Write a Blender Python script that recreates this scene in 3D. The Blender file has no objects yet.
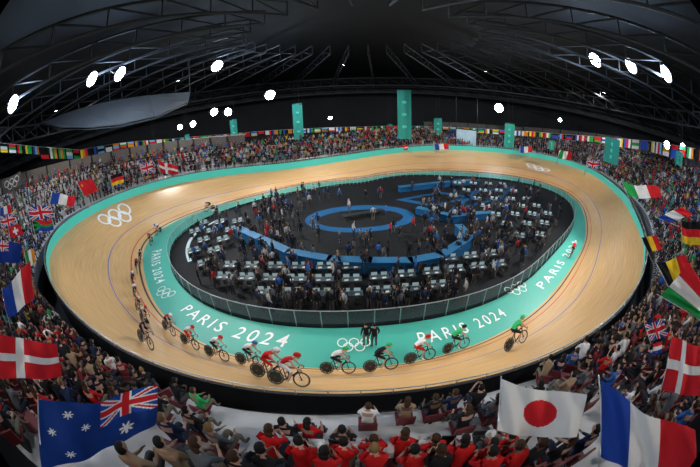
import bpy, math, random
import numpy as np
from mathutils import Vector, Matrix
from mathutils.bvhtree import BVHTree
random.seed(7); rng=np.random.RandomState(7)
# ---------------------------------------------------------------- camera (15 mm full-frame fisheye)
H=13.0; P=math.radians(25); R=math.radians(2.2); F=15/36*700
Fw=Vector((0,math.cos(P),-math.sin(P))); Dn=Vector((0,-math.sin(P),-math.cos(P))); Rt=Vector((1,0,0))
cr=Rt*math.cos(R)+Dn*math.sin(R); cd=-Rt*math.sin(R)+Dn*math.cos(R)
O=Vector((0,0,H))
def ray(px,py):
    dx=px-350; dy=py-233.5; r=math.hypot(dx,dy) or 1e-6
    th=2*math.asin(min(1,r/(2*F))); s=math.sin(th)
    return cr*(s*dx/r)+cd*(s*dy/r)+Fw*math.cos(th)
def PZ(px,py,z):
    d=ray(px,py); return O+d*((z-H)/d.z)
def PT(px,py,t): return O+ray(px,py)*t
def PH(px,py,hd):
    d=ray(px,py); return O+d*(hd/math.hypot(d.x,d.y))
cam=bpy.data.cameras.new('camera'); co=bpy.data.objects.new('camera',cam); bpy.context.collection.objects.link(co)
cam.type='PANO'; cam.sensor_width=25.2; cam.sensor_height=16.8   # equisolid, 10.5 mm on 25.2 mm == 15 mm on 36 mm
m4=Matrix((cr,-cd,-Fw)).transposed().to_4x4(); m4.translation=O; co.matrix_world=m4
cam.clip_end=500
bpy.context.scene.camera=co
try:
    bpy.context.scene.view_settings.view_transform='Standard'
except Exception: pass
# ---------------------------------------------------------------- helpers
def mat(name,c,rough=.6,metal=0,emit=0,alpha=1,noise=0,ns=3.0,spec=None):
    m=bpy.data.materials.new(name); m.use_nodes=True; nt=m.node_tree; b=nt.nodes['Principled BSDF']
    c=tuple(c)+(1,)
    b.inputs['Base Color'].default_value=c; b.inputs['Roughness'].default_value=rough; b.inputs['Metallic'].default_value=metal
    if spec is not None: b.inputs['Specular IOR Level'].default_value=spec
    if emit: b.inputs['Emission Color'].default_value=c; b.inputs['Emission Strength'].default_value=emit
    b.inputs['Alpha'].default_value=alpha
    if noise:
        tc=nt.nodes.new('ShaderNodeTexCoord'); n=nt.nodes.new('ShaderNodeTexNoise'); n.inputs['Scale'].default_value=ns; n.inputs['Detail'].default_value=4
        mx=nt.nodes.new('ShaderNodeMix'); mx.data_type='RGBA'
        mx.inputs[6].default_value=tuple(x*(1-noise) for x in c[:3])+(1,); mx.inputs[7].default_value=tuple(min(1,x*(1+noise)) for x in c[:3])+(1,)
        nt.links.new(tc.outputs['Object'],n.inputs['Vector']); nt.links.new(n.outputs['Fac'],mx.inputs[0]); nt.links.new(mx.outputs[2],b.inputs['Base Color'])
    return m
def attrmat(name,rough=.8,transl=0):
    m=bpy.data.materials.new(name); m.use_nodes=True; nt=m.node_tree; b=nt.nodes['Principled BSDF']; b.inputs['Roughness'].default_value=rough; b.inputs['Specular IOR Level'].default_value=.2
    a=nt.nodes.new('ShaderNodeAttribute'); a.attribute_name='Col'; nt.links.new(a.outputs['Color'],b.inputs['Base Color'])
    if transl:
        t=nt.nodes.new('ShaderNodeBsdfTranslucent'); nt.links.new(a.outputs['Color'],t.inputs['Color']); mx=nt.nodes.new('ShaderNodeMixShader'); mx.inputs[0].default_value=transl
        nt.links.new(b.outputs[0],mx.inputs[1]); nt.links.new(t.outputs[0],mx.inputs[2]); nt.links.new(mx.outputs[0],nt.nodes['Material Output'].inputs['Surface'])
    return m
def mesh(name,V,Fc,mats=(),fm=None,smooth=False):
    me=bpy.data.meshes.new(name); me.from_pydata([tuple(v) for v in V],[],Fc)
    for m in mats: me.materials.append(m)
    if fm is not None: me.polygons.foreach_set('material_index',fm)
    if smooth: me.polygons.foreach_set('use_smooth',[True]*len(Fc))
    me.update(); return me
def obj(name,me,parent=None):
    o=bpy.data.objects.new(name,me); bpy.context.collection.objects.link(o)
    if parent: o.parent=parent
    return o
class MB:
    def __init__(s): s.V=[];s.F=[];s.M=[]
    def tube(s,pts,rad,n=8,mt=0,flat=1.0,cap=True):
        pts=[Vector(p) for p in pts]; b=len(s.V); up=None
        for i,p in enumerate(pts):
            d=(pts[min(i+1,len(pts)-1)]-pts[max(i-1,0)]).normalized()
            if up is None:
                up=Vector((0,0,1)) if abs(d.z)<.9 else Vector((0,1,0))
            x=d.cross(up).normalized(); y=x.cross(d).normalized(); up=y
            r=rad[i] if hasattr(rad,'__len__') else rad
            for k in range(n):
                a=2*math.pi*k/n; s.V.append(p+x*(r*math.cos(a))+y*(r*flat*math.sin(a)))
        for i in range(len(pts)-1):
            for k in range(n):
                a=b+i*n+k; c=b+i*n+(k+1)%n; s.F.append((a,c,c+n,a+n)); s.M.append(mt)
        if cap:
            s.F.append(tuple(b+k for k in range(n))[::-1]); s.M.append(mt)
            e=b+(len(pts)-1)*n; s.F.append(tuple(e+k for k in range(n))); s.M.append(mt)
    def box(s,c,sz,mt=0,rot=0,tap=1.0):
        b=len(s.V); cx,cy,cz=c; cs,sn=math.cos(rot),math.sin(rot)
        for z in (-.5,.5):
            k=1 if z<0 else tap
            for x,y in ((-.5,-.5),(.5,-.5),(.5,.5),(-.5,.5)):
                X=x*sz[0]*k;Y=y*sz[1]*k; s.V.append(Vector((cx+X*cs-Y*sn,cy+X*sn+Y*cs,cz+z*sz[2])))
        for f in ((3,2,1,0),(4,5,6,7),(0,1,5,4),(1,2,6,5),(2,3,7,6),(3,0,4,7)): s.F.append(tuple(b+i for i in f)); s.M.append(mt)
    def ball(s,c,r,nu=12,nv=8,mt=0,fn=None,keep=None):
        b=len(s.V); c=Vector(c); loc=[]
        for j in range(nv+1):
            t=math.pi*j/nv
            for i in range(nu):
                a=2*math.pi*i/nu; q=Vector((math.sin(t)*math.cos(a),math.sin(t)*math.sin(a),math.cos(t)))
                if fn: q=fn(q)
                loc.append(q); s.V.append(c+Vector((q.x*r[0],q.y*r[1],q.z*r[2])))
        for j in range(nv):
            for i in range(nu):
                f=(j*nu+i,(j+1)*nu+i,(j+1)*nu+(i+1)%nu,j*nu+(i+1)%nu)
                if keep:
                    q=sum((loc[x] for x in f),Vector())/4
                    if not keep(q): continue
                s.F.append(tuple(b+x for x in f)); s.M.append(mt)
    def torus(s,c,Rr,r,ax=1,nu=28,nv=6,mt=0):
        b=len(s.V)
        for i in range(nu):
            a=2*math.pi*i/nu
            for j in range(nv):
                t=2*math.pi*j/nv; q=Rr+r*math.cos(t); s.V.append(Vector(c)+Vector((q*math.cos(a),r*math.sin(t),q*math.sin(a))))
        for i in range(nu):
            for j in range(nv):
                s.F.append((b+i*nv+j,b+i*nv+(j+1)%nv,b+((i+1)%nu)*nv+(j+1)%nv,b+((i+1)%nu)*nv+j)); s.M.append(mt)
    def quad(s,a,b_,c,d,mt=0):
        b=len(s.V); s.V+= [Vector(a),Vector(b_),Vector(c),Vector(d)]; s.F.append((b,b+1,b+2,b+3)); s.M.append(mt)
    def add(s,V,Fc,M):
        b=len(s.V); s.V+=list(V); s.F+=[tuple(b+i for i in f) for f in Fc]; s.M+=list(M)
    def mesh(s,name,mats,smooth=True): return mesh(name,s.V,s.F,mats,s.M,smooth)
# ---------------------------------------------------------------- plan curves (smooth closed Fourier ovals)
CX,CY,A,B=3.0,38.0,37.0,32.0
def phi(p): return math.atan2((p[1]-CY)/B,(p[0]-CX)/A)
def basis(ph,K):
    ph=np.atleast_1d(ph); c=[np.ones_like(ph)]
    for k in range(1,K+1): c+=[np.cos(k*ph),np.sin(k*ph)]
    return np.stack(c,1)
def fit(ph,v,K,lam=.003):
    M=basis(np.array(ph),K); reg=np.diag([0]+[lam*k**3 for k in range(1,K+1) for _ in (0,1)])
    return np.linalg.solve(M.T@M+reg,M.T@np.array(v))
rimd=[(52,255,5),(55,290,4.6),(70,315,4),(100,338,3),(150,364,2.2),(200,380,2),(250,389,2),(300,394,2),(350,395,2),(400,394,2),(450,387,2),(500,376,2),(550,358,2.3),(600,331,3.2),(630,300,4.4),(643,270,5),(640,240,5),(628,210,4.6),(610,188,4),(585,172,3.2),(550,160,2.5),(500,153,2),(450,150,2),(400,153,2),(350,160,2),(300,168,2.2),(250,173,2.8),(200,180,3.6),(160,188,4.2),(130,198,4.7),(90,215,5),(65,235,5)]
wood=[(145,250),(147,285),(160,310),(200,341),(240,357),(300,367),(350,368),(400,365),(450,353),(500,333),(540,305),(570,270),(585,235),(580,205),(560,190),(520,178),(470,173),(430,172),(380,176),(330,182),(280,190),(230,203),(190,215),(160,230)]
teal=[(170,255),(180,285),(200,303),(250,320),(300,327),(350,328),(400,325),(450,315),(500,297),(540,270),(565,240),(573,210),(555,194),(520,183),(470,178),(430,176),(380,180),(330,187),(280,196),(230,210),(190,228)]
def curve(pts,K):
    ph=[phi(p) for p in pts]; r=[math.hypot((p[0]-CX)/A,(p[1]-CY)/B) for p in pts]
    return fit(ph,r,K)
rp=[PZ(*p) for p in rimd]
cR=curve(rp,8); cZ=fit([phi(p) for p in rp],[p.z for p in rp],6)
cW=curve([PZ(x,y,0) for x,y in wood],8); cT=curve([PZ(x,y,0) for x,y in teal],8)
def at(c,ph,K=8):
    r=float((basis(ph,K)@c)[0]); return Vector((CX+A*r*math.cos(ph),CY+B*r*math.sin(ph),0))
def rimz(ph): return float((basis(ph,6)@cZ)[0])
def rimP(ph):
    q=at(cR,ph); q.z=rimz(ph); return q
N=320; PHI=[2*math.pi*i/N for i in range(N)]
RIM=[rimP(p) for p in PHI]; WD=[at(cW,p) for p in PHI]; TL=[at(cT,p) for p in PHI]
for i in range(N):
    d=WD[i]-TL[i]; o=Vector((math.cos(PHI[i])*A,math.sin(PHI[i])*B,0)).normalized()
    w=d.length if d.dot(o)>0 else 0
    if w<2.0: TL[i]=WD[i]-o*2.0
    w=(Vector((RIM[i].x,RIM[i].y,0))-WD[i])
    if w.dot(o)<2.4: q=WD[i]+o*2.4; RIM[i]=Vector((q.x,q.y,RIM[i].z))
def outn(i,arr):
    t=(arr[(i+1)%N]-arr[i-1]); n=Vector((t.y,-t.x,0)).normalized(); return n
# ---------------------------------------------------------------- materials
def woodmat():
    m=bpy.data.materials.new('pine_track_boards'); m.use_nodes=True; nt=m.node_tree; b=nt.nodes['Principled BSDF']
    uv=nt.nodes.new('ShaderNodeUVMap'); mp=nt.nodes.new('ShaderNodeMapping'); mp.inputs['Scale'].default_value=(.35,14,1)
    n=nt.nodes.new('ShaderNodeTexNoise'); n.inputs['Scale'].default_value=1.0; n.inputs['Detail'].default_value=5
    r=nt.nodes.new('ShaderNodeValToRGB'); r.color_ramp.elements[0].position=.3; r.color_ramp.elements[1].position=.7
    r.color_ramp.elements[0].color=(.56,.315,.125,1); r.color_ramp.elements[1].color=(.76,.48,.225,1)
    nt.links.new(uv.outputs[0],mp.inputs[0]); nt.links.new(mp.outputs[0],n.inputs[0]); nt.links.new(n.outputs[0],r.inputs[0]); nt.links.new(r.outputs[0],b.inputs['Base Color'])
    b.inputs['Roughness'].default_value=.3; return m
MW=woodmat()
MT=mat('teal_apron_paint',(.065,.40,.32),.4,noise=.06,ns=.6)
MTW=mat('teal_added_glow',(.05,.40,.33),.5,0,.5)  # emission added so the teal board looks brightly lit
MBK=mat('black_line',(.02,.02,.02),.5); MRD=mat('red_line',(.6,.03,.03),.5); MBL=mat('blue_line',(.03,.12,.5),.5)
MWH=mat('white_paint',(.85,.87,.87),.5)
MDK=mat('black_panel',(.012,.013,.016),.5,noise=.3)
MFL=mat('black_infield_floor',(.010,.011,.013),.7,noise=.3,ns=1,spec=.12)
MCON=mat('concrete',(.50,.51,.53),.8,noise=.12,ns=2)
MMET=mat('steel_rail',(.55,.57,.6),.35,.8)
MGL=mat('acrylic_fence',(.14,.20,.24),.1,0,0,.3)
MBLU=mat('blue_carpet',(.005,.065,.17),.8,noise=.15,spec=.2)
MROOF=mat('roof_panel',(.008,.009,.011),.8,noise=.3,ns=.3)
MTR=mat('roof_steel',(.040,.044,.050),.6,.3)
# ---------------------------------------------------------------- track
def track():
    vs=[0,.03,.05,.12,.132,.36,.37,.55,.75,1.0]; ml=[0,1,0,2,0,3,0,0,0]
    V=[];Fc=[];M=[];UV=[]
    S=[0]
    for i in range(N): S.append(S[-1]+(WD[(i+1)%N]-WD[i]).length)
    for i in range(N):
        for v in vs:
            q=WD[i].lerp(Vector((RIM[i].x,RIM[i].y,0)),v); q.z=.02+RIM[i].z*(v**1.12); V.append(q)
    n=len(vs)
    for i in range(N):
        j=(i+1)%N
        for k in range(n-1):
            Fc.append((i*n+k,i*n+k+1,j*n+k+1,j*n+k)); M.append(ml[k])
            L=7.0
            UV+=[(S[i],vs[k]*L),(S[i],vs[k+1]*L),(S[i+1],vs[k+1]*L),(S[i+1],vs[k]*L)]
    me=mesh('wooden_banked_track',V,Fc,[MW,MBK,MRD,MBL],M,True)
    u=me.uv_layers.new(name='UVMap'); u.data.foreach_set('uv',[x for p in UV for x in p])
    obj('wooden_banked_track',me)
    V2=[];F2=[]
    for i in range(N): V2+=[TL[i]+Vector((0,0,.02)),WD[i]+Vector((0,0,.02))]
    for i in range(N): j=(i+1)%N; F2.append((2*i,2*i+1,2*j+1,2*j))
    obj('teal_apron',mesh('teal_apron',V2,F2,[MT]))
    b=len(V); return BVHTree.FromPolygons(V+V2,Fc+[tuple(b+k for k in f) for f in F2])
BV=track()
def drop(p,l=.03):
    h=BV.ray_cast(Vector((p.x,p.y,30)),Vector((0,0,-1)))
    return (h[0]+Vector((0,0,l)),h[1]) if h[0] is not None else (Vector((p.x,p.y,l)),Vector((0,0,1)))
def hit(px,py):
    h=BV.ray_cast(O,ray(px,py))
    return (h[0],h[1]) if h[0] is not None else (PZ(px,py,0),Vector((0,0,1)))
obj('infield_floor',mesh('infield_floor',[t+Vector((0,0,.012)) for t in TL],[tuple(range(N))],[MFL]))
mb=MB()
for i in range(N):
    if math.radians(188)<PHI[i]<math.radians(222):
        j=i+1; a,b=TL[i]-outn(i,TL)*2.0+Vector((0,0,.03)),TL[j]-outn(j,TL)*2.0+Vector((0,0,.03)); mb.quad(a,b,b-outn(j,TL)*.45,a-outn(i,TL)*.45)
obj('rider_ramp_strip',mb.mesh('rider_ramp_strip',[mat('pale_blue_strip',(.35,.45,.5),.5)],False))
def wallh(k):
    s=math.sin(PHI[k]); return .25+1.0*min(1,max(0,(s+.92)/.4))
def ringwall():
    mb=MB(); mr=MB()
    for i in range(N):
        j=(i+1)%N
        ni,nj=outn(i,RIM),outn(j,RIM)
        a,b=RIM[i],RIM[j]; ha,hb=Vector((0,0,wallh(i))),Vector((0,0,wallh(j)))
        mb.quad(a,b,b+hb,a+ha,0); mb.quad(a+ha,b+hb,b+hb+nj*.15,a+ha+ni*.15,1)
        ao=a+ni*.15;bo=b+nj*.15
        mb.quad(ao+ha,bo+hb,Vector((bo.x,bo.y,0)),Vector((ao.x,ao.y,0)),1)
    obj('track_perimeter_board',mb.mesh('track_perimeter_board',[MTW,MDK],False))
    tp=[]
    for i in range(N):
        q=RIM[i]+outn(i,RIM)*.08+Vector((0,0,wallh(i)+.35)); tp.append(q)
        if i%2==0: mr.tube([q-Vector((0,0,.38)),q],.025,5)
    mr.tube(tp+[tp[0]],.035,6)
    obj('track_hand_rail',mr.mesh('track_hand_rail',[MMET]))
ringwall()
def fence():
    mb=MB(); tp=[]
    for i in range(N):
        j=(i+1)%N; a=TL[i]-outn(i,TL)*.1; b=TL[j]-outn(j,TL)*.1
        mb.quad(a,b,b+Vector((0,0,1.35)),a+Vector((0,0,1.35)),0)
        mb.quad(a+Vector((0,0,.0)),b,b+Vector((0,0,.3)),a+Vector((0,0,.3)),2)
        tp.append(a+Vector((0,0,1.37)))
        if i%3==0: mb.tube([a,a+Vector((0,0,1.37))],.03,5,1)
    mb.tube(tp+[tp[0]],.035,5,1)
    obj('acrylic_safety_fence',mb.mesh('acrylic_safety_fence',[MGL,MMET,MDK],False))
fence()
# ---------------------------------------------------------------- lettering and rings on the surface
def lettering():
    cu=bpy.data.curves.new('t','FONT'); cu.body='PARIS 2024'; cu.space_character=1.35; cu.resolution_u=3; cu.size=1; cu.offset=.004
    o=bpy.data.objects.new('t',cu); bpy.context.collection.objects.link(o)
    dg=bpy.context.evaluated_depsgraph_get(); dg.update(); me=bpy.data.meshes.new_from_object(o.evaluated_get(dg))
    P2=[v.co.copy() for v in me.vertices]; FF=[tuple(p.vertices) for p in me.polygons]
    bpy.data.objects.remove(o); x0=min(p.x for p in P2);x1=max(p.x for p in P2);y1=max(p.y for p in P2)
    def put(pa,pb,v0,v1):
        a=phi(PZ(*pa,0)); b=phi(PZ(*pb,0))
        while b<a: b+=2*math.pi
        V=[]
        for p in P2:
            f=a+(b-a)*(p.x-x0)/(x1-x0); k=(f/(2*math.pi)*N)%N; i=int(k)%N; fr=k-int(k); j=(i+1)%N
            w=WD[i].lerp(WD[j],fr); t=TL[i].lerp(TL[j],fr); q=w.lerp(t,v0+(v1-v0)*p.y/y1); q.z=.045; V.append(q)
        return V
    for pa,pb,a,b in (((172,316),(283,350),.42,.76),((420,345),(503,312),.36,.68),((535,285),(566,240),.34,.66),((152,252),(158,284),.32,.66)):
        obj('paris_2024_lettering',mesh('paris_2024_lettering',put(pa,pb,a,b),FF,[MWH]))
lettering()
def rings(px,py,width,flip=1,st=1.0,th=.1):
    c,n=hit(px,py); i=int((phi(c)/(2*math.pi)*N))%N
    t=(RIM[(i+1)%N]-RIM[i-1]); t.z=0; t.normalize(); u=Vector((-t.y,t.x,0))*flip; t=t*flip
    r=width/6.9; V=[];Fc=[]
    for cx,cy in ((-2.4,.5),(0,.5),(2.4,.5),(-1.2,-.6),(1.2,-.6)):
        b=len(V)
        for k in range(32):
            a=2*math.pi*k/32
            for rr in ((.98-th)*r,(.98+th)*r):
                q=c+t*(cx*r+rr*math.cos(a))+u*((cy*r*1.0+rr*math.sin(a))*st); V.append(drop(q,.06)[0])
        for k in range(32):
            j=(k+1)%32; Fc.append((b+2*k,b+2*k+1,b+2*j+1,b+2*j))
    obj('interlocked_rings_marking',mesh('interlocked_rings_marking',V,Fc,[MWH]))
rings(354,345,2.0,st=1.2); rings(517,289,2.4,st=1.2); rings(165,293,2.4,st=1.2); rings(117,217,6.0,-1,1.25,.16); rings(537,168,7,-1,1.1,.26)
# ---------------------------------------------------------------- grandstand bowl
secs=[(350,417,5,350,490,1.2),(230,411,5,215,500,2.0),(150,388,5,60,480,4.5),(90,354,5,-5,415,9),(52,314,5,-22,340,15),(34,275,5,-30,270,28)]
far=[(50,245,-28,226,6),(62,225,-15,203,8),(92,208,30,185,9),(128,194,95,168,9),(162,184,150,157,9),(205,176,195,151,9),(250,169,245,147,9),(300,163,298,142,9),(350,156,350,136,9),(400,150,400,132,9),(450,147,450,131,9),(500,150,505,134,9),(550,157,560,138,9),(588,168,612,145,9),(614,184,655,157,9),(634,208,692,173,9),(648,240,718,203,7)]
secs2=[(654,278,5,725,255,30),(642,308,5,722,325,17),(607,342,5,700,400,9),(556,373,5,640,470,5),(490,395,5,490,500,2.0)]
FS=[];BS=[]
for a,b,z,c,d,h in secs: FS.append(PZ(a,b,z)); BS.append(PH(c,d,h))
for a,b,c,d,ad in far:
    q=PZ(a,b,4); f=phi(q); i=int(f/(2*math.pi)*N)%N; w=RIM[i]+outn(i,RIM)*1.6; w.z=RIM[i].z+.9
    FS.append(w); BS.append(PH(c,d,math.hypot(w.x,w.y)+ad))
for a,b,z,c,d,h in secs2: FS.append(PZ(a,b,z)); BS.append(PH(c,d,h))
def cat(P_,sub):
    n=len(P_); o=[]
    for i in range(n):
        p0,p1,p2,p3=P_[i-1],P_[i],P_[(i+1)%n],P_[(i+2)%n]
        for k in range(sub):
            t=k/sub; o.append(.5*((2*p1)+(p2-p0)*t+(2*p0-5*p1+4*p2-p3)*t*t+(3*p1-p0-3*p2+p3)*t**3))
    return o
SUB=12; FR=cat(FS,SUB); BR=cat(BS,SUB); NS=len(FR); K=9
def stands():
    V=[];Fc=[]
    for i in range(NS):
        V.append(Vector((FR[i].x,FR[i].y,FR[i].z-.9)))
        for k in range(K):
            a=FR[i].lerp(BR[i],k/K); b=FR[i].lerp(BR[i],(k+1)/K); z=a.z+(b.z-a.z)*.5
            V.append(Vector((a.x,a.y,z))); V.append(Vector((b.x,b.y,z)))
    n=2*K+1
    for i in range(NS):
        j=(i+1)%NS
        for k in range(n-1): Fc.append((i*n+k,i*n+k+1,j*n+k+1,j*n+k))
    obj('grandstand_terrace',mesh('grandstand_terrace',V,Fc,[MCON]))
    mb=MB()
    for i in range(NS):
        j=(i+1)%NS; a=FR[i];b=FR[j]
        mb.quad(a-Vector((0,0,2.2)),b-Vector((0,0,2.2)),b+Vector((0,0,.25)),a+Vector((0,0,.25)),0)
    obj('grandstand_parapet',mb.mesh('grandstand_parapet',[MDK],False))
    mb=MB()
    for i in range(NS):
        j=(i+1)%NS; a,b=BR[i],BR[j]; 
        if not (abs(a.x)>22 and a.y>3): continue
        oa=(a-FR[i]);oa.z=0;oa.normalize();ob=(b-FR[j]);ob.z=0;ob.normalize(); a=a+oa*.6;b=b+ob*.6
        mb.quad(a-Vector((0,0,1)),b-Vector((0,0,1)),b+Vector((0,0,2.6)),a+Vector((0,0,2.6)),0)
        mb.quad(a+Vector((0,0,2.6)),b+Vector((0,0,2.6)),b+ob*3+Vector((0,0,2.6)),a+oa*3+Vector((0,0,2.6)),0)
        if i%4==0: mb.box(a-oa*.1+Vector((0,0,1.2)),(.25,.25,2.8),1)
    obj('concourse_back_fascia',mb.mesh('concourse_back_fascia',[mat('grey_cladding',(.10,.09,.085),.8,noise=.3,ns=.6),MDK],False))
    RV=[];RF=[]
    for i in range(NS): RV+=[FR[i]+Vector((0,0,1.25)),BR[i]+Vector((0,0,1.25))+(BR[i]-FR[i])*.5]
    for i in range(NS): j=(i+1)%NS; RF.append((2*i,2*i+1,2*j+1,2*j))
    return BVHTree.FromPolygons(RV,RF)
SB=stands()
# ---------------------------------------------------------------- people
SK=dict(
 seated=dict(pel=(0,0,.52),sp=(0,.0,.76),ch=(0,.03,1.02),nk=(0,.05,1.17),hd=(0,.08,1.30),sh=(.18,.02,1.08),el=(.25,.10,.82),wr=(.17,.32,.70),ha=(.13,.39,.70),hp=(.1,.02,.5),kn=(.13,.43,.5),an=(.13,.44,.09),to=(.14,.60,.04)),
 lean=dict(pel=(0,0,.52),sp=(0,.08,.74),ch=(0,.20,.97),nk=(0,.27,1.10),hd=(0,.33,1.21),sh=(.18,.2,1.02),el=(.22,.34,.76),wr=(.10,.46,.68),ha=(.05,.52,.70),hp=(.1,.02,.5),kn=(.15,.43,.5),an=(.15,.40,.09),to=(.16,.56,.04)),
 photo=dict(pel=(0,0,.52),sp=(0,.02,.76),ch=(0,.05,1.02),nk=(0,.06,1.17),hd=(0,.10,1.30),sh=(.18,.03,1.08),el=(.22,.20,.90),wr=(.10,.33,1.10),ha=(.05,.35,1.18),hp=(.1,.02,.5),kn=(.13,.43,.5),an=(.13,.44,.09),to=(.14,.60,.04)),
 stand=dict(pel=(0,0,.95),sp=(0,.0,1.12),ch=(0,.01,1.32),nk=(0,.02,1.49),hd=(0,.05,1.62),sh=(.19,.0,1.41),el=(.26,-.02,1.13),wr=(.25,.09,.90),ha=(.24,.12,.82),hp=(.1,0,.92),kn=(.11,.03,.50),an=(.12,-.02,.09),to=(.14,.14,.04)),
 cheer=dict(pel=(0,0,.95),sp=(0,.0,1.12),ch=(0,.01,1.32),nk=(0,.02,1.49),hd=(0,.05,1.62),sh=(.19,.0,1.43),el=(.30,.12,1.62),wr=(.26,.16,1.88),ha=(.25,.17,1.97),hp=(.1,0,.92),kn=(.11,.03,.50),an=(.12,-.02,.09),to=(.14,.14,.04)))
def mir(p,s): return Vector((p[0]*s,p[1],p[2]))
def headfn(q):
    q=q.copy()
    if q.z<0: q.x*=1+.25*q.z; q.y*=1+.12*q.z
    if q.y>.85 and -.3<q.z<.15: q.y+=.22
    return q
def lowperson(S):
    mb=MB()
    mb.tube([S['pel'],S['sp'],S['ch'],S['nk']],[.15,.14,.17,.06],6,0,.7)
    for s in (1,-1):
        mb.tube([mir(S['sh'],s),mir(S['el'],s),mir(S['wr'],s)],[.06,.05,.035],4,0,cap=False)
        mb.tube([mir(S['wr'],s),mir(S['ha'],s)],[.035,.03],4,2)
        mb.tube([mir(S['hp'],s),mir(S['kn'],s),mir(S['an'],s)],[.09,.065,.045],4,1,cap=False)
        mb.tube([mir(S['an'],s),mir(S['to'],s)],[.05,.03],4,1)
    mb.ball(S['hd'],(.085,.1,.12),6,4,2)
    h=Vector(S['hd'])+Vector((0,-.015,.02)); mb.ball(h,(.095,.11,.125),6,4,3,keep=lambda q:q.z>.35 or (q.y<.1 and q.z>-.6))
    return mb
def skinbody(S,fing=True):
    J=[];E=[];Rd=[];tags=[]
    def add(p,r,par,tag,fl=1):
        J.append(Vector(p)); Rd.append((r,r*fl))
        if par is not None: E.append((par,len(J)-1)); tags.append((par,len(J)-1,tag))
        return len(J)-1
    pel=add(S['pel'],.135,None,1); sp=add(S['sp'],.125,pel,0); ch=add(S['ch'],.14,sp,0); nk=add(S['nk'],.058,ch,2); add(Vector(S['hd'])-Vector((0,0,.03)),.05,nk,2)
    for s in (1,-1):
        a=add(mir(S['sh'],s),.07,ch,0); b=add(mir(S['el'],s),.048,a,0); c=add(mir(S['wr'],s),.03,b,5); add(mir(S['ha'],s),.026,c,2)
        h=add(mir(S['hp'],s),.1,pel,1); k=add(mir(S['kn'],s),.068,h,1); n=add(mir(S['an'],s),.045,k,1); add(mir(S['to'],s),.035,n,4)
    me=bpy.data.meshes.new('s'); me.from_pydata(J,E,[]); o=bpy.data.objects.new('s',me); bpy.context.collection.objects.link(o)
    md=o.modifiers.new('sk','SKIN'); md.use_smooth_shade=True
    sv=me.skin_vertices[0].data
    for i,r in enumerate(Rd): sv[i].radius=r; sv[i].use_root=(i==0)
    o.modifiers.new('ss','SUBSURF').levels=1
    dg=bpy.context.evaluated_depsgraph_get(); dg.update(); e=bpy.data.meshes.new_from_object(o.evaluated_get(dg))
    V=[v.co.copy() for v in e.vertices]; FF=[tuple(p.vertices) for p in e.polygons]; M=[]
    for f in FF:
        c=sum((V[i] for i in f),Vector())/len(f); best=9;tg=0
        for a,b,t in tags:
            ab=J[b]-J[a]; k=max(0,min(1,(c-J[a]).dot(ab)/ab.length_squared)); d=(c-(J[a]+ab*k)).length-(Rd[a][0]*(1-k)+Rd[b][0]*k)
            if d<best: best=d;tg=t
        M.append(tg)
    bpy.data.objects.remove(o); mb=MB(); mb.add(V,FF,M)
    if fing:
        for s in (1,-1):
            w=mir(S['wr'],s);h=mir(S['ha'],s); d=(h-w).normalized(); x=d.cross(Vector((0,1,.2))).normalized()
            for k,(o_,l) in enumerate(((-.03,.065),(-.01,.078),(.01,.072),(.03,.055))):
                b=h+x*o_; mb.tube([b-d*.02,b+d*l*.5,b+d*l*.9+Vector((0,.012,-.02))],[.010,.009,.007],5,2)
            b=w+d*.03; mb.tube([b,b-x*.045*s+d*.03,b-x*.05*s+d*.06],[.012,.010,.008],5,2)
    return mb
def hiperson(S,longhair=False,cap=False):
    mb=skinbody(S); hd=Vector(S['hd'])
    mb.ball(hd,(.078,.095,.118),16,12,2,headfn)
    for s in (1,-1):
        mb.ball(hd+Vector((.08*s,-.005,-.005)),(.014,.02,.03),6,5,2)
        mb.ball(hd+Vector((.03*s,.086,.012)),(.011,.008,.008),6,4,3)
    mb.tube([hd+Vector((-.022,.088,-.055)),hd+Vector((0,.094,-.057)),hd+Vector((.022,.088,-.055))],.006,5,6)
    low=-1.3 if longhair else -.35
    mb.ball(hd+Vector((0,-.012,.014)),(.088,.103,.122),16,12,3,keep=lambda q:(q.z>.45) or (q.y<.15 and q.z>low))
    if longhair: mb.tube([hd+Vector((0,-.08,.02)),hd+Vector((0,-.11,-.12)),hd+Vector((0,-.1,-.26))],[.08,.085,.05],8,3,.5)
    return mb
MSK=[mat('skin_light',(.50,.29,.21),.55),mat('skin_tan',(.34,.18,.12),.55),mat('skin_dark',(.12,.06,.04),.55)]
MHR=[mat('hair_black',(.012,.010,.010),.7,spec=.2),mat('hair_brown',(.05,.025,.013),.7,spec=.2),mat('hair_blond',(.25,.15,.06),.7,spec=.2),mat('hair_grey',(.2,.2,.2),.7,spec=.2)]
MPN=[mat('trousers_navy',(.015,.02,.04),.8),mat('trousers_grey',(.06,.06,.07),.8),mat('trousers_khaki',(.16,.13,.09),.8)]
MSH=mat('shoe',(.05,.05,.05),.6); MLIP=mat('lips',(.35,.1,.09),.5)
SHC=dict(red=(.55,.010,.012),black=(.012,.012,.015),navy=(.012,.022,.07),white=(.75,.76,.78),green=(.03,.42,.12),grey=(.12,.13,.15),blue=(.03,.12,.4),tan=(.34,.24,.15),teal=(.03,.3,.28),maroon=(.2,.02,.03),yellow=(.7,.5,.05))
MSHIRT={k:mat('shirt_'+k,v,.85,spec=.25) for k,v in SHC.items()}
HI={}
for nm in ('seated','lean','photo','stand','cheer'):
    for lh in (False,True):
        HI[(nm,lh)]=hiperson(SK[nm],lh).mesh('spectator_'+nm,[MSHIRT['navy'],MPN[0],MSK[0],MHR[0],MSH,MSHIRT['navy'],MLIP])
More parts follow.
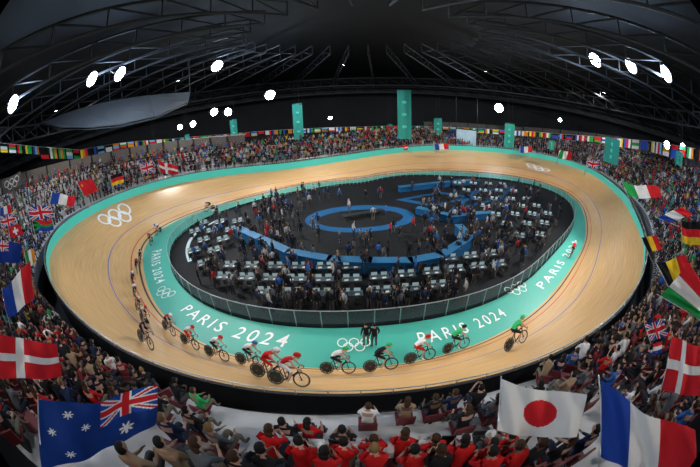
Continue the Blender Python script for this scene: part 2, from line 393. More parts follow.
def person(name,pos,yaw,pose,shirt,sc=1.0,lh=None,tone=None,sleeve=None,hair=None):
    lh=(random.random()<.35) if lh is None else lh
    o=obj(name,HI[(pose,lh)]); o.location=pos; o.rotation_euler=(0,0,yaw); o.scale=(sc,)*3
    sk=random.choice([0,0,0,1,2]) if tone is None else tone
    sl=[MSHIRT[shirt],random.choice([MPN[0],MPN[0],MPN[1],MPN[2]]),MSK[sk],MHR[hair] if hair is not None else random.choice([MHR[0],MHR[1]] if sk else [MHR[0],MHR[0],MHR[1],MHR[1],MHR[1],MHR[2]]),MSH,(MSHIRT[shirt] if (sleeve if sleeve is not None else random.random()<.7) else MSK[sk]),MLIP]
    for s,m in zip(o.material_slots,sl): s.link='OBJECT'; s.material=m
    return o
MCR=attrmat('crowd_clothing')
LOW={k:lowperson(SK[k]) for k in SK}
PAL=[(.010,.010,.013)]*9+[(.015,.022,.06)]*4+[(.45,.45,.46)]*3+[(.42,.015,.02)]*3+[(.02,.09,.38)]*2+[(.07,.07,.08)]*3+[(.04,.28,.10),(.5,.33,.04),(.26,.18,.11),(.03,.25,.25),(.4,.13,.05)]
PALIN=[(.012,.012,.016)]*8+[(.02,.03,.07)]*3+[(.35,.35,.37)]*2+[(.3,.02,.03)]+[(.03,.1,.3)]*2+[(.08,.08,.09)]*3
SKP=[(.42,.25,.18)]*4+[(.26,.15,.10),(.09,.045,.03)]; HRP=[(.012,.01,.01)]*4+[(.05,.025,.013)]*2+[(.2,.13,.07)]
def crowd(name,inst,pal=PAL):
    Vs=[];Ls=[];Lt=[];Cs=[];off=0
    cache={}
    for k,mb in LOW.items():
        V=np.array([tuple(v) for v in mb.V]); lt=np.array([len(f) for f in mb.F]); lp=np.array([i for f in mb.F for i in f])
        pt=np.zeros(len(V),int)
        for f,m in zip(mb.F,mb.M):
            for i in f: pt[i]=m
        cache[k]=(V,lt,lp,pt)
    for pos,yaw,pose,sc in inst:
        V,lt,lp,pt=cache[pose]; c,s=math.cos(yaw)*sc,math.sin(yaw)*sc
        W=np.stack([V[:,0]*c-V[:,1]*s+pos[0],V[:,0]*s+V[:,1]*c+pos[1],V[:,2]*sc+pos[2]],1)
        col=np.array([random.choice(pal),random.choice([(.015,.02,.035),(.03,.03,.03),(.08,.07,.06)]),random.choice(SKP),random.choice(HRP)])
        Vs.append(W);Ls.append(lp+off);Lt.append(lt);Cs.append(np.concatenate([col[pt],np.ones((len(V),1))],1)); off+=len(V)
    V=np.concatenate(Vs);L=np.concatenate(Ls);T=np.concatenate(Lt);C=np.concatenate(Cs)
    me=bpy.data.meshes.new(name); me.vertices.add(len(V)); me.vertices.foreach_set('co',V.ravel()); me.loops.add(len(L)); me.loops.foreach_set('vertex_index',L)
    me.polygons.add(len(T)); st=np.concatenate([[0],np.cumsum(T)[:-1]]); me.polygons.foreach_set('loop_start',st); me.update(calc_edges=True)
    a=me.color_attributes.new('Col','FLOAT_COLOR','POINT'); a.data.foreach_set('color',C.ravel()); me.materials.append(MCR); me.validate()
    return obj(name,me)
near=[(262,441,'red','lean'),(281,424,'black','seated'),(306,424,'red','seated'),(296,455,'red','lean'),(338,455,'red','lean'),(374,442,'red','seated'),(405,445,'red','lean'),(437,441,'red','seated'),(470,453,'red','lean'),(495,446,'red','seated'),(514,437,'red','seated'),(530,458,'red','lean'),
(342,432,'black','seated'),(375,463,'red','lean'),(420,464,'red','lean'),(252,464,'black','lean'),(318,466,'red','lean'),(445,464,'black','lean'),(500,466,'red','lean'),
(368,408,'white','seated'),(408,402,'tan','seated'),(437,399,'black','seated'),(457,394,'navy','seated'),(482,390,'black','photo'),(500,399,'grey','seated'),(518,408,'black','seated'),(470,410,'black','seated'),
(191,392,'green','seated'),(207,430,'grey','seated'),(167,385,'black','lean'),(160,420,'navy','seated'),(232,460,'black','seated'),(130,375,'black','seated'),(110,392,'navy','seated'),(120,452,'tan','seated'),(158,446,'tan','seated'),(182,457,'grey','lean'),(98,362,'maroon','seated'),(184,412,'black','seated'),(146,398,'black','lean'),
(560,402,'tan','seated'),(545,446,'black','photo'),(575,440,'black','seated'),(598,432,'navy','seated'),(575,376,'tan','seated'),(600,384,'black','seated'),(592,366,'grey','seated'),(542,385,'black','seated'),(622,368,'blue','seated'),(640,388,'white','seated'),(655,400,'black','seated'),(660,366,'black','seated'),(670,420,'navy','seated')]
occ=[]
for x,y,c,ps in near:
    h=SB.ray_cast(O,ray(x,y))
    if h[0] is None: continue
    q=h[0]-Vector((0,0,1.25)); S=SK[ps]; yaw=math.atan2(-(2-q.x)*.55,(38-q.y))+random.uniform(-.25,.25)
    person('spectator',(q.x,q.y,q.z),yaw,ps,c,.95); occ.append(q)
inst=[];seats=[];nh=0
for k in range(K):
    acc=0; 
    for i in range(NS):
        j=(i+1)%NS
        a=FR[i].lerp(BR[i],(k+.55)/K); b=FR[j].lerp(BR[j],(k+.55)/K)
        z=FR[i].lerp(BR[i],(k+.5)/K).z
        L=(Vector((b.x,b.y,0))-Vector((a.x,a.y,0))).length; inw=(FR[i]-BR[i])
        rowd=math.hypot(inw.x,inw.y)/K
        while acc<L:
            q=a.lerp(b,acc/max(L,1e-6)); hd=math.hypot(q.x,q.y); q.z=z
            sc=1.0 if hd<9 else 1.12
            acc+=.62*sc*random.uniform(.9,1.25)
            if hd<7.0 and abs(q.x)<6.0: continue
            if rowd<.55 and k%2: continue
            yaw=math.atan2(-inw.x,inw.y)+random.uniform(-.3,.3)
            if any((o_-q).length<.7 for o_ in occ): continue
            if hd<15:
                seats.append((q.copy(),yaw,sc))
                if random.random()<.85 :
                    ps=random.choice(['seated','seated','seated','lean','lean','photo'])
                    person('spectator',q-Vector((0,0,.02)),yaw,ps,random.choice(['black','black','black','navy','navy','grey','white','red','maroon','tan','blue','black']),sc*.96); nh+=1
            else:
                if random.random()<.4: seats.append((q.copy(),yaw,sc))
                if random.random()<.86:
                    inst.append((q,yaw,random.choice(['seated']*5+['lean','photo','stand','cheer']),sc))
        acc-=L
crowd('spectator_crowd',inst)
for q in occ: seats.append((Vector((q.x,q.y,q.z)),math.atan2(-(2-q.x)*.55,(38-q.y)),.95))
mb=MB()
for q,y,sc in seats:
    c,s=math.cos(y),math.sin(y)
    mb.box((q.x+s*.0,q.y,q.z+.40),(.46,.42,.05),0,y); mb.box((q.x+s*.22,q.y-c*.22,q.z+.60),(.46,.05,.38),0,y); mb.box((q.x,q.y,q.z+.2),(.08,.3,.4),1,y)
MSEAT=mat('seat_plastic_red',(.13,.015,.02),.5)
obj('stadium_seating',mb.mesh('stadium_seating',[MSEAT,MDK],False))
mb=MB(); MDW=mat('white_laminate',(.65,.66,.68),.5)
pts=[(255,428),(285,434),(320,438),(360,440),(400,440),(440,436),(480,430),(505,425)]
pw=[]
for x,y in pts:
    h=SB.ray_cast(O,ray(x,y)); pw.append(h[0]-Vector((0,0,.50)))
for a,b in zip(pw[:-1],pw[1:]):
    d=b-a; rot=math.atan2(d.y,d.x); c=(a+b)/2; mb.box(c,(d.length+.05,.34,.04),0,rot); mb.box(c+Vector((0,.12,-.35)),(d.length+.05,.04,.7),0,rot)
    mb.box(c+Vector((-.1,0,.03)),(.26,.2,.02),1,rot); mb.box(c+Vector((-.1,.11,.12)),(.26,.02,.18),1,rot-.1); mb.box(c+Vector((.22,0,.025)),(.14,.2,.006),2,rot+.2)
obj('commentary_desk',mb.mesh('commentary_desk',[MDW,MDK,MWH],False))
# ---------------------------------------------------------------- infield
def inside(p,s=.93):
    f=phi(p); q=at(cT,f); return math.hypot((p[0]-CX)/A,(p[1]-CY)/B)<s*math.hypot((q.x-CX)/A,(q.y-CY)/B)
mb=MB(); n=64
for k in range(n):
    def e(sx,sy,k): a=2*math.pi*k/n; p=PZ(360+sx*math.cos(a),219-sy*math.sin(a)-math.cos(a)*2,0); p.z=.03; return p
    mb.quad(e(55,13.5,k),e(55,13.5,k+1),e(43,9,k+1),e(43,9,k),0)
obj('blue_oval_carpet',mb.mesh('blue_oval_carpet',[MBLU],False))
mb=MB(); a=PZ(343,220,0); b=PZ(383,213,0); d=(b-a); mb.box(((a+b)/2+Vector((0,0,.45))),(d.length,.8,.12),0,math.atan2(d.y,d.x))
for t in (.1,.5,.9): q=a.lerp(b,t); mb.box((q.x,q.y,.2),(.3,.6,.4),0,math.atan2(d.y,d.x))
obj('team_bench',mb.mesh('team_bench',[MDK],False))
MBLU2=mat('blue_counter_top',(.010,.10,.22),.6)
def counter(pts,h=1.1,w=1.4,name='blue_counter'):
    mb=MB(); ps=[PZ(x,y,0) for x,y in pts]
    for a,b in zip(ps[:-1],ps[1:]):
        d=b-a; mb.box(((a+b)/2+Vector((0,0,h/2+.02))),(d.length+.3,w,h),0,math.atan2(d.y,d.x)); mb.box(((a+b)/2+Vector((0,0,h+.05))),(d.length+.35,w+.15,.06),1,math.atan2(d.y,d.x))
    obj(name,mb.mesh(name,[MBLU,MBLU2],False))
counter([(238,236),(262,248),(290,262),(330,270),(370,272),(410,272),(440,266)],1.1,.8); counter([(440,266),(468,247),(458,235)],1.1,.8)
counter([(418,214),(452,222),(490,218)],.8,.8); counter([(400,192),(440,187),(478,184)],.8,.8)
mb=MB()
for q in ([(395,200),(440,192),(476,197),(432,207)],[(448,212),(500,200),(515,186),(470,192)]):
    ps=[PZ(x,y,0)+Vector((0,0,.03)) for x,y in q]; c=sum(ps,Vector())/4
    for k in range(4): a,b=ps[k],ps[(k+1)%4]; mb.quad(a,b,b.lerp(c,.3),a.lerp(c,.3))
obj('blue_pit_carpet',mb.mesh('blue_pit_carpet',[MBLU],False))
MDESK=mat('desk_top',(.035,.055,.065),.5); MSCR=mat('monitor_screen',(.30,.42,.46),.3,0,.35); MPAP=mat('paper',(.5,.52,.52),.7)
mb=MB(); mb.box((0,0,.73),(1.5,.7,.04),0)
for x in (-.7,.7):
    for y in (-.3,.3): mb.box((x,y,.36),(.04,.04,.72),1)
for x in (-.4,.35): mb.box((x,.12,.98),(.5,.03,.32),1); mb.box((x,.1,.98),(.46,.01,.28),2); mb.box((x,.13,.79),(.06,.06,.1),1); mb.box((x,-.16,.757),(.3,.2,.01),3,.2)
for x in (-.4,.4): mb.box((x,-.6,.45),(.42,.42,.05),1); mb.box((x,-.8,.72),(.42,.04,.4),1); mb.tube([(x,-.6,0),(x,-.6,.44)],.03,6,1)
DM=mb.mesh('press_desk',[MDESK,MDK,MSCR,MPAP],False)
dpos=[]
for y in (16.4,18.2,20.0):
    for x in np.arange(-10.5,14,2.1): dpos.append((x,y+abs(x)*.06,0))
for y in (21,23.5,26,28.5,31):
    for x in (-18.5,-16,-13.5): dpos.append((x,y,.5))
for y in (24,27,30,33,36,40,44):
    for x in (18,21,24,27): dpos.append((x,y,-.4))
for x,y,r in dpos:
    if not inside((x,y),.9): continue
    o=obj('press_desk',DM); o.location=(x,y,.015); o.rotation_euler=(0,0,r)
inst=[]
tries=0
while len(inst)<430 and tries<8000:
    tries+=1
    x=random.uniform(195,560);y=random.uniform(185,312); p=PZ(x,y,0)
    if not inside(p,.95): continue
    e=((x-360)/62)**2+((y-219)/17)**2
    if e<1 and random.random()<.96: continue
    if 290<x<430 and 230<y<262 and random.random()<.7: continue
    if y<200 and random.random()<.3: continue
    if any(math.hypot(p.x-d[0],p.y-d[1])<.9 for d in dpos): continue
    inst.append(((p.x,p.y,.015),random.uniform(0,6.28),'stand',1.05))
crowd('infield_staff_crowd',inst,PALIN)
for x,y in ((366,346),(374,347)):
    p=PZ(x,y,0); person('track_official',(p.x,p.y,.03),.3,'stand','black',1.1,False,1,True,0)
# ---------------------------------------------------------------- cyclists
MTY=mat('tyre_black',(.012,.012,.012),.5); MCF=mat('carbon_frame',(.02,.02,.022),.25); MRIM=mat('wheel_rim',(.10,.10,.11),.3,.6)
def cyclist():
    mb=MB()
    for cx in (-.5,.5):
        mb.torus((cx,0,.335),.32,.016,mt=1); mb.torus((cx,0,.335),.285,.02,mt=3,nv=4)
        for k in range(14):
            a=2*math.pi*k/14; mb.tube([(cx,0,.335),(cx+.28*math.cos(a),0,.335+.28*math.sin(a))],.004,3,3)
        mb.tube([(cx,-.05,.335),(cx,.05,.335)],.025,8,3)
    mb.ball((-.5,0,.335),(.27,.012,.27),20,4,2)
    bb=(-.06,0,.29);st=(-.2,0,.86);hdt=(.36,0,.82);hdb=(.40,0,.68)
    for a,b,r in ((bb,st,.022),(bb,hdb,.028),((-.18,0,.78),hdt,.022),(hdt,hdb,.026),(hdb,(.5,.0,.335),.018),(bb,(-.5,.03,.335),.013),(bb,(-.5,-.03,.335),.013),((-.17,0,.76),(-.5,0,.335),.013),(hdt,(.44,0,.88),.018)): mb.tube([a,b],r,7,2)
    mb.tube([(.44,-.2,.88),(.44,.2,.88)],.014,6,1)
    for s in (1,-1): mb.tube([(.44,.2*s,.88),(.54,.2*s,.87),(.58,.2*s,.80),(.53,.2*s,.73),(.45,.2*s,.73)],.014,6,1)
    mb.ball((-.22,0,.89),(.14,.065,.025),10,5,1)
    mb.torus((-.06,.04,.29),.09,.006,mt=3,nv=4)
    mb.tube([(-.06,-.07,.29),(.07,-.08,.18)],.012,5,1); mb.tube([(-.06,.07,.29),(-.19,.08,.40)],.012,5,1)
    J=[(-.24,0,.98),(-.08,0,1.14),(.14,0,1.23),(.27,0,1.24),(.36,0,1.29)];Rd=[.12,.115,.125,.055,.05];E=[(0,1),(1,2),(2,3),(3,4)];T=[(0,1,0),(1,2,0),(2,3,5),(3,4,5)]
    def ad(p,r,par,t): J.append(p);Rd.append(r);E.append((par,len(J)-1));T.append((par,len(J)-1,t));return len(J)-1
    for s,kn,an,to in ((1,(.16,.11,.88),(-.14,.11,.47),(-.02,.11,.41)),(-1,(.20,-.11,.70),(.02,-.11,.26),(.14,-.11,.20))):
        a=ad((.17,.16*s,1.18),.06,2,0);b=ad((.33,.20*s,.98),.042,a,5);c=ad((.50,.20*s,.82),.028,b,5);ad((.55,.20*s,.79),.03,c,5)
        h=ad((-.22,.09*s,.95),.095,0,6);k=ad(kn,.062,h,6);n_=ad(an,.036,k,5);ad(to,.034,n_,7)
    me=bpy.data.meshes.new('s'); me.from_pydata(J,E,[]); o=bpy.data.objects.new('s',me); bpy.context.collection.objects.link(o); o.modifiers.new('k','SKIN')
    for i,r in enumerate(Rd): me.skin_vertices[0].data[i].radius=(r,r); me.skin_vertices[0].data[i].use_root=(i==0)
    o.modifiers.new('ss','SUBSURF').levels=1
    dg=bpy.context.evaluated_depsgraph_get(); dg.update(); e=bpy.data.meshes.new_from_object(o.evaluated_get(dg))
    V=[v.co.copy() for v in e.vertices];FF=[tuple(p.vertices) for p in e.polygons];M=[]
    for f in FF:
        c=sum((V[i] for i in f),Vector())/len(f);best=9;tg=0
        for a,b,t in T:
            A_,B_=Vector(J[a]),Vector(J[b]);ab=B_-A_;k=max(0,min(1,(c-A_).dot(ab)/ab.length_squared));d=(c-(A_+ab*k)).length-(Rd[a]*(1-k)+Rd[b]*k)
            if d<best:best=d;tg=t
        M.append(tg)
    bpy.data.objects.remove(o); mb.add(V,FF,M)
    mb.ball((.42,0,1.33),(.10,.078,.115),14,10,5)
    mb.ball((.40,0,1.375),(.155,.092,.10),14,8,4,keep=lambda q:q.z>-.25)
    mb.ball((.49,0,1.345),(.05,.07,.035),10,6,1)
    return mb.mesh('track_cyclist',[MSHIRT['red'],MTY,MCF,MRIM,MWH,MSK[0],MPN[0],MWH])
CM=cyclist()
def rider(px,py,jer,helm,leg='black',sc=1.15,lift=0):
    c,n=hit(px,py); i=int((phi(c)/(2*math.pi)*N))%N; t=(WD[(i+2)%N]-WD[i-2]).normalized()
    up=(n if n.z>0 else -n); up=(up*.8+Vector((0,0,.2))).normalized(); t=(t-up*t.dot(up)).normalized(); y=up.cross(t)
    o=obj('track_cyclist',CM); M=Matrix((t*sc,y*sc,up*sc)).transposed().to_4x4(); M.translation=c+up*.01; o.matrix_world=M
    for s,m in zip(o.material_slots,[MSHIRT[jer],MTY,MCF,MRIM,MSHIRT[helm],MSK[0],MSHIRT[leg],MWH]): s.link='OBJECT'; s.material=m
for r in ((146,346,'black','black','black',1.3),(169,333,'red','white'),(190,347,'white','red','red'),(217,359,'white','red'),(250,366,'white','blue'),(270,379,'red','white','red',1.3),(289,386,'red','red','white',1.3),(338,374,'white','green','black'),(381,371,'black','green'),(420,362,'white','red','red'),(456,351,'green','black'),(516,347,'green','green','black',1.25),
          (139,314,'red','white'),(145,325,'white','red'),(135,300,'white','white'),(133,286,'blue','white'),(137,272,'red','red'),(141,262,'white','black'),(152,244,'black','red'),(159,234,'white','blue'),(210,211,'black','white'),(571,256,'red','white')): rider(*r)
# ---------------------------------------------------------------- flags
MFG=attrmat('flag_cloth',.8,.3)
W_=(.85,.85,.85);Rr=(.68,.02,.03);Bb=(.02,.07,.40);G_=(.02,.34,.08);K_=(.01,.01,.01);Y_=(.85,.58,.03);LB=(.2,.45,.75)
def uj(u,v):
    x=(u*2-1)*1.6;y=v*2-1
    if abs(x)<.2 or abs(y)<.2: return Rr
    if abs(x)<.34 or abs(y)<.34: return W_
    d=abs(abs(y)-abs(x)/1.6)
    return Rr if d<.09 else W_ if d<.22 else Bb
def star(u,v,cx,cy,r):
    x=(u-cx)*1.6;y=v-cy; d=math.hypot(x,y); a=math.atan2(y,x)
    return d<r*(.72+.34*math.cos(7*a+1.57))
PT_={'fr':lambda u,v:Bb if u<.333 else W_ if u<.667 else Rr,'it':lambda u,v:G_ if u<.333 else W_ if u<.667 else Rr,'be':lambda u,v:K_ if u<.333 else Y_ if u<.667 else Rr,
 'de':lambda u,v:K_ if v<.333 else Rr if v<.667 else Y_,'dk':lambda u,v:W_ if abs(u-.38)<.07 or abs(v-.5)<.1 else Rr,'jp':lambda u,v:Rr if math.hypot((u-.5)*1.5,v-.5)<.29 else W_,
 'au':lambda u,v:uj((1-u)*2,v*2) if (u>.5 and v<.5) else (W_ if star(u,v,.75,.76,.11) or star(u,v,.25,.2,.06) or star(u,v,.25,.84,.06) or star(u,v,.12,.48,.06) or star(u,v,.38,.42,.06) else (.01,.045,.24)),
 'gb':uj,'nl':lambda u,v:Rr if v<.333 else W_ if v<.667 else Bb,'ch':lambda u,v:W_ if (abs(u-.5)<.07 and abs(v-.5)<.33) or (abs(v-.5)<.11 and abs(u-.5)<.2) else Rr,
 'za':lambda u,v:(G_ if abs(v-.5)<.12 or (u<.35 and abs(abs(v-.5)-(.5-u*1.1))<.1) else K_ if u<.25 and abs(v-.5)<.3 else Rr if v<.42 else Bb),'cn':lambda u,v:Y_ if star(u,v,.2,.3,.12) else Rr,'nz':lambda u,v:uj(u*2,v*2) if u<.5 and v<.5 else (.01,.04,.25),
 'ie':lambda u,v:G_ if u<.333 else W_ if u<.667 else (.8,.3,.03),'pl':lambda u,v:W_ if v<.5 else Rr,'ca':lambda u,v:Rr if abs(u-.5)>.25 or math.hypot(u-.5,(v-.5)*.7)<.12 else W_}
def flag(kind,cs,t,pole=True,amp=.08,res=48,ph=None):
    if not hasattr(t,'__len__'): t=(t,)*4
    TLc,TRc,BRc,BLc=[PT(x,y,tt) for (x,y),tt in zip(cs,t)]
    ph=random.random()*6 if ph is None else ph
    nu=res;nv=int(res*.66); V=[];Fc=[];C=[]
    nrm=(TRc-TLc).cross(BLc-TLc).normalized(); wl=(TRc-TLc).length
    for j in range(nv+1):
        for i in range(nu+1):
            u=i/nu;v=j/nv; p=TLc.lerp(TRc,u).lerp(BLc.lerp(BRc,u),v)
            w=amp*wl*(.25+u)*math.sin(u*9+v*2.2+ph)+.35*amp*wl*math.sin(u*19-v*4+ph*2); p=p+nrm*w+Vector((0,0,-.03*wl*math.sin(math.pi*u)+.02*wl*math.sin(u*8+ph))); V.append(p)
    f=PT_[kind]
    for j in range(nv):
        for i in range(nu):
            a=j*(nu+1)+i; Fc.append((a,a+1,a+nu+2,a+nu+1)); c=f((i+.5)/nu,(j+.5)/nv)+(1,); C+=list(c)*4
    nm={'fr':'french_flag','it':'italian_flag','be':'belgian_flag','de':'german_flag','dk':'danish_flag','jp':'japanese_flag','au':'australian_flag','gb':'british_flag','nl':'dutch_flag','ch':'swiss_flag','za':'south_african_flag','cn':'chinese_flag','nz':'new_zealand_flag','ie':'irish_flag','pl':'polish_flag','ca':'canadian_flag'}[kind]
    me=mesh(nm,V,Fc,[MFG],None,True); a=me.color_attributes.new('Col','FLOAT_COLOR','CORNER'); a.data.foreach_set('color',C)
    o=obj(nm,me)
    if pole:
        mb=MB(); d=(TLc-BLc); mb.tube([TLc+d*.08,BLc-d*.9],.012*max(1,t[0]/8),6); obj('flag_pole',mb.mesh('flag_pole',[MMET]),o)
flag('au',[(38,402),(157,386),(154,424),(44,470)],(4.6,4.6,4.9,4.9),res=110,ph=1.,amp=.08)
flag('dk',[(-4,332),(58,343),(62,376),(-4,377)],7,res=60)
flag('fr',[(2,290),(30,260),(34,298),(8,318)],11)
flag('jp',[(501,380),(586,394),(578,437),(497,431)],4.8,res=90,ph=2)
flag('fr',[(599,381),(694,432),(690,478),(600,458)],4.4,res=80,ph=.5)
flag('dk',[(672,336),(706,347),(704,396),(661,390)],7,res=60)
flag('it',[(660,296),(688,262),(706,292),(700,320)],9)
flag('be',[(656,263),(686,254),(690,278),(668,286)],11); flag('de',[(681,220),(704,222),(704,246),(682,242)],11)
flag('it',[(622,182),(658,186),(662,198),(628,196)],26); flag('fr',[(656,217),(682,206),(694,214),(668,222)],18); flag('be',[(641,237),(657,235),(662,249),(648,252)],20)
flag('gb',[(645,325),(662,318),(668,335),(650,341)],11); flag('nl',[(648,345),(662,341),(662,352),(650,356)],11)
flag('gb',[(28,206),(50,205),(54,217),(30,220)],20);flag('za',[(32,219),(52,220),(54,230),(34,231)],20);flag('nz',[(-4,238),(22,243),(20,262),(-4,262)],14);flag('cn',[(77,182),(92,178),(98,190),(84,196)],34)
flag('fr',[(52,192),(76,196),(74,206),(50,203)],30);flag('gb',[(0,216),(14,213),(16,224),(2,228)],18);flag('ie',[(24,252),(34,248),(36,262),(28,268)],16);flag('fr',[(0,208),(10,204),(12,212),(0,216)],18);flag('ch',[(8,226),(20,224),(24,234),(10,238)],18)
flag('dk',[(158,160),(178,166),(178,175),(160,172)],52);flag('gb',[(140,164),(152,160),(154,172),(142,174)],50);flag('ca',[(198,162),(214,160),(214,169),(200,171)],60);flag('au',[(246,152),(262,150),(264,158),(248,161)],64);flag('nl',[(286,158),(308,153),(312,162),(290,166)],64,amp=.05)
flag('jp',[(222,158),(234,156),(236,164),(224,166)],60);flag('fr',[(268,156),(280,154),(282,162),(270,164)],62);flag('dk',[(388,147),(408,145),(408,150),(390,152)],70);flag('nl',[(372,150),(384,148),(385,153),(373,155)],70);flag('fr',[(434,144),(448,143),(449,149),(435,150)],74)
flag('de',[(110,176),(122,172),(124,182),(112,186)],46);flag('it',[(560,150),(572,152),(570,160),(558,158)],70);flag('fr',[(520,146),(532,146),(532,152),(520,153)],78);flag('gb',[(588,158),(600,160),(598,169),(586,167)],60)
def bunting():
    path=[(0,143,42),(40,147,48),(80,150,60),(120,143,70),(170,139,76),(230,134,80),(300,129,82),(350,127,84),(400,126,86),(450,127,88),(500,130,86),(560,134,82),(610,138,74),(650,141,62),(680,146,50),(704,150,44)]
    V=[];Fc=[];C=[]; tp=[]
    cols=[(.9,.9,.9),(.8,.02,.03),(.03,.10,.55),(.03,.45,.1),(.9,.65,.03),(.9,.9,.9),(.25,.55,.9),(.8,.3,.03),(.8,.02,.03),(.03,.45,.1),K_]
    for (x0,y0,t0),(x1,y1,t1) in zip(path[:-1],path[1:]):
        a=PT(x0,y0,t0);b=PT(x1,y1,t1); n=max(2,int((x1-x0)/7.0))
        for k in range(n):
            p=a.lerp(b,k/n);q=a.lerp(b,(k+.80)/n)
            hgt=(q-p).length*.74; tp.append(p); c3=[random.choice(cols) for _ in range(3)]; vert=random.random()<.5
            for s in range(3):
                f0,f1=s/3,(s+1)/3; bI=len(V)
                if vert: cc=[p.lerp(q,f0),p.lerp(q,f1),p.lerp(q,f1)-Vector((0,0,hgt)),p.lerp(q,f0)-Vector((0,0,hgt))]
                else: cc=[p-Vector((0,0,hgt*f0)),q-Vector((0,0,hgt*f0)),q-Vector((0,0,hgt*f1)),p-Vector((0,0,hgt*f1))]
                V+=cc; Fc.append((bI,bI+1,bI+2,bI+3)); C+=list(c3[s]+(1,))*4
    me=mesh('nations_flag_bunting',V,Fc,[MFG]); a=me.color_attributes.new('Col','FLOAT_COLOR','CORNER'); a.data.foreach_set('color',C)
    o=obj('nations_flag_bunting',me); mb=MB(); mb.tube(tp,.04,4); obj('wire',mb.mesh('wire',[MMET]),o)
bunting()
MBN=mat('teal_banner_cloth',(.025,.30,.25),.8,noise=.1,ns=.4)
for x,y0,y1,w,t in ((297,104,141,10,68),(404,90,139,14,66),(233,120,147,7,74),(438,118,140,8,84),(510,123,148,10,78),(613,136,164,15,56),(187,135,152,5,74),(390,124,138,5,86),(155,150,160,4,70),(552,140,150,6,76),(680,150,166,7,48)):
    a=PT(x-w/2,y0,t);b=PT(x+w/2,y0,t);c=PT(x,y1,t); wv=Vector((b.x-a.x,b.y-a.y,0)); h=a.z-c.z; n=Vector((-wv.y,wv.x,0)).normalized()
    mb=MB(); 
    for k in range(8):
        def pp(u,z): return Vector((a.x,a.y,a.z))+wv*u+n*(.12*math.sin(u*7+1))+Vector((0,0,-z*h))
        mb.quad(pp(k/8,0),pp((k+1)/8,0),pp((k+1)/8,1),pp(k/8,1),0)
    mb.tube([a,b],.08,6,1)
    for s in (.3,.7): mb.tube([a+wv*s,a+wv*s+Vector((0,0,8))],.02,4,1)
    for k,z in enumerate((.25,.5,.75)):
        q=a+wv*.5-n*.25-Vector((0,0,h*z)); mb.ball(q,(wv.length*.18,.03,wv.length*.12),10,6,2)
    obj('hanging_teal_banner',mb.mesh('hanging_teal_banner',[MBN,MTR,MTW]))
# rings sign on the left concourse wall
mb=MB(); c=PT(12,183,31); d=PT(20,183,31)-PT(4,183,31); d.z=0; L_=d.length; d.normalize(); r=L_/7
def ringq(cx,cz):
    for k in range(24):
        def q(rr,k): a=2*math.pi*k/24; return c+d*(cx*r+rr*math.cos(a))+Vector((0,0,cz*r+rr*math.sin(a)))
        mb.quad(q(r*.85,k),q(r*1.1,k),q(r*1.1,k+1),q(r*.85,k+1))
for cx,cz in ((-2.4,.5),(0,.5),(2.4,.5),(-1.2,-.6),(1.2,-.6)): ringq(cx,cz)
nn=Vector((-d.y,d.x,0)); q0=c+nn*.3
mb.box(q0,(L_*1.3,.15,r*4.4),1,math.atan2(d.y,d.x)); mb.tube([q0,q0-Vector((0,0,4))],.12,6,1)
obj('rings_sign_board',mb.mesh('rings_sign_board',[MWH,mat('sign_grey',(.12,.12,.12),.8)],False))
a=PT(456,128,84);b=PT(477,130,84);c=PT(456,147,84); mb=MB(); d=b-a; h=a.z-c.z; rot=math.atan2(d.y,d.x); mid=(a+b)/2-Vector((0,0,h/2))
mb.box(mid,(d.length,.4,h),0,rot); mb.box(mid-Vector((-math.sin(rot),math.cos(rot),0))*.23,(d.length*.94,.05,h*.9),1,rot)
mb.tube([a,a+Vector((0,0,9))],.06,5,0); mb.tube([b,b+Vector((0,0,9))],.06,5,0)
obj('video_screen',mb.mesh('video_screen',[MDK,mat('screen_face',(.22,.32,.38),.4,0,.7,noise=.6,ns=.6)],False))
# ---------------------------------------------------------------- hall shell
MWALL=mat('dark_wall',(.02,.022,.028),.8,noise=.4,ns=.15); MHF=mat('hall_floor',(.05,.052,.056),.6,noise=.1)
n=96; EX,EY=88,74; ecx,ecy=3,44
V=[];Fc=[]
for k in range(n):
    a=2*math.pi*k/n
    for z in (-.05,25): V.append((ecx+EX*math.cos(a),ecy+EY*math.sin(a),z))
for k in range(n): j=(k+1)%n; Fc.append((2*k,2*j,2*j+1,2*k+1))
obj('wall_perimeter',mesh('wall_perimeter',V,Fc,[MWALL]))
obj('floor',mesh('floor',[(v[0],v[1],-.05) for v in V[::2]],[tuple(range(n))],[MHF]))
mb=MB(); rows=5
for r in range(rows):
    f0,f1=r/rows,(r+1)/rows
    for k in range(n):
        def q(f,k): a=2*math.pi*k/n; return Vector((ecx+EX*f*math.cos(a),ecy+EY*f*math.sin(a),25+5*(1-f*f)))
        mb.quad(q(f0,k),q(f0,k+1),q(f1,k+1),q(f1,k))
obj('ceiling',mb.mesh('ceiling',[MROOF],False))
def truss(mb,pts,h=1.8,r=.09):
    lo=[p-Vector((0,0,h)) for p in pts]; mb.tube(pts,r,5); mb.tube(lo,r,5)
    for i in range(len(pts)-1): mb.tube([pts[i],lo[i]],r*.6,4); mb.tube([lo[i],pts[i+1]],r*.6,4)
mb=MB()
for f,z,h in ((.66,22.5,2.4),(.86,20.5,2.2)):
    pts=[Vector((ecx+EX*f*math.cos(2*math.pi*k/72),ecy+EY*f*math.sin(2*math.pi*k/72),z)) for k in range(73)]; truss(mb,pts,h,.2)
    if f!=.66:
        for i in range(72): a,b=pts[i]-Vector((0,0,h)),pts[i+1]-Vector((0,0,h)); mb.quad(a,b,b+Vector((0,0,1.2)),a+Vector((0,0,1.2)))
for k in range(30):
    a=2*math.pi*k/30
    pts=[Vector((ecx+EX*f*math.cos(a),ecy+EY*f*math.sin(a),20.5+7*(1-f))) for f in np.linspace(.2,1,14)]; truss(mb,pts,1.8,.17)
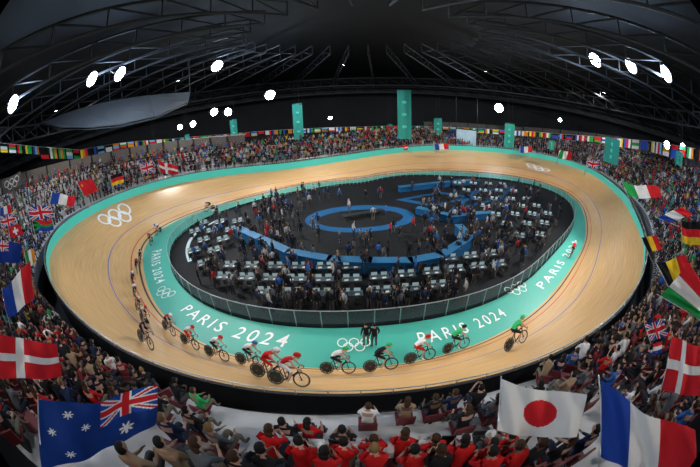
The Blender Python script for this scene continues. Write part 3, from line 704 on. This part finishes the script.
obj('roof_truss',mb.mesh('roof_truss',[MTR],False))
mb=MB(); top=[(42,125),(75,112),(110,103),(150,97),(190,94)];bot=[(62,130),(90,130),(120,127),(155,119),(188,104)]
T_=[PT(x,y,46) for x,y in top];B_=[PT(x,y,40) for x,y in bot]
for k in range(4): mb.quad(T_[k],T_[k+1],B_[k+1],B_[k]); mb.quad(T_[k]+Vector((0,0,.3)),T_[k+1]+Vector((0,0,.3)),B_[k+1]+Vector((0,0,.3)),B_[k]+Vector((0,0,.3)))
for k in range(0,5,2): mb.tube([T_[k],T_[k]+Vector((0,0,6))],.06,5)
obj('acoustic_soffit_panel',mb.mesh('acoustic_soffit_panel',[mat('soffit',(.045,.048,.052),.95,noise=.2,ns=.5)],False))
# ---------------------------------------------------------------- lights
MLAMP=mat('lamp_face',(.80,.90,1.0),.5,0,80); MHO=mat('lamp_housing',(.05,.05,.06),.5,.5)
def lamp(pos,aim,r=.5,energy=0,size=110,col=(.95,.97,1),spill=0):
    d=(aim-pos).normalized(); q=d.to_track_quat('-Z','Y')
    mb=MB(); mb.tube([(0,0,.5*r),(0,0,.1*r),(0,0,0)],[.5*r,r,r*1.05],14,0); mb.tube([(0,0,-.01),(0,0,-.03)],[r*.92,r*.92],14,1)
    mb.tube([(-r*1.15,0,0),(-r*1.15,0,.9*r),(r*1.15,0,.9*r),(r*1.15,0,0)],.05,5,0)
    o=obj('real_or_added_floodlight',mb.mesh('real_or_added_floodlight',[MHO,MLAMP],False)); o.location=pos; o.rotation_euler=q.to_euler()
    if energy:
        L=bpy.data.lights.new('real_or_added_beam','SPOT'); L.energy=energy; L.spot_size=math.radians(size); L.spot_blend=.5; L.shadow_soft_size=r*.8; L.color=col
        lo=obj('real_or_added_beam',L,o); lo.location=(0,0,-.1)
    if spill:
        L=bpy.data.lights.new('floodlight_spill','POINT'); L.energy=spill; L.shadow_soft_size=r*.5; L.color=(.5,.7,1)
        lo=obj('floodlight_spill',L,o); lo.location=(0,0,-r*1.2)
C0=Vector((3,32,0)); WARM=(1,.95,.87)
for x,y,t,r,e,s in ((13,104,34,.95,0,1300),(92,79,38,1.0,25000,1300),(120,74,38,1.0,25000,1300),(217,66,50,1.1,25000,1300),(270,95,66,1.2,0,1300),(214,112,72,1.0,0,0),(228,112,72,1.0,0,0),(193,124,74,.8,0,0),(180,127,74,.7,0,0),(595,60,46,1.15,26000,1300),(631,66,42,1.1,26000,1300),(666,74,38,1.05,22000,1300),(499,108,84,1.3,0,1300),(667,145,52,.7,0,0),(683,147,50,.6,0,0),(330,118,85,.5,0,0),(560,120,80,.5,0,0)):
    lamp(PT(x,y,t),C0,r,e,88,WARM,s)
for x,y,e in ((-24,-2,5200),(-12,-4,3600),(0,-5,3200),(12,-4,3600),(24,-2,5200),(-45,8,5200),(48,8,5200)):  # added floodlights overhead, out of view, to light the near track
    lamp(Vector((x,y,23)),Vector((x*.9,20,0)),.6,e*1.7,100,WARM)
for x,y,e in ((-30,48,8000),(0,62,8000),(30,58,8000),(52,42,6500),(-44,28,5000)):  # extra lamps added to brighten the bunting and far stands
    lamp(Vector((x,y,22.5)),Vector((x*1.1,y+12,0)),.3,e*1.5,140,WARM)
w=bpy.data.worlds.new('hall_ambient'); bpy.context.scene.world=w; w.use_nodes=True
w.node_tree.nodes['Background'].inputs[0].default_value=(.5,.6,.8,1); w.node_tree.nodes['Background'].inputs[1].default_value=.03
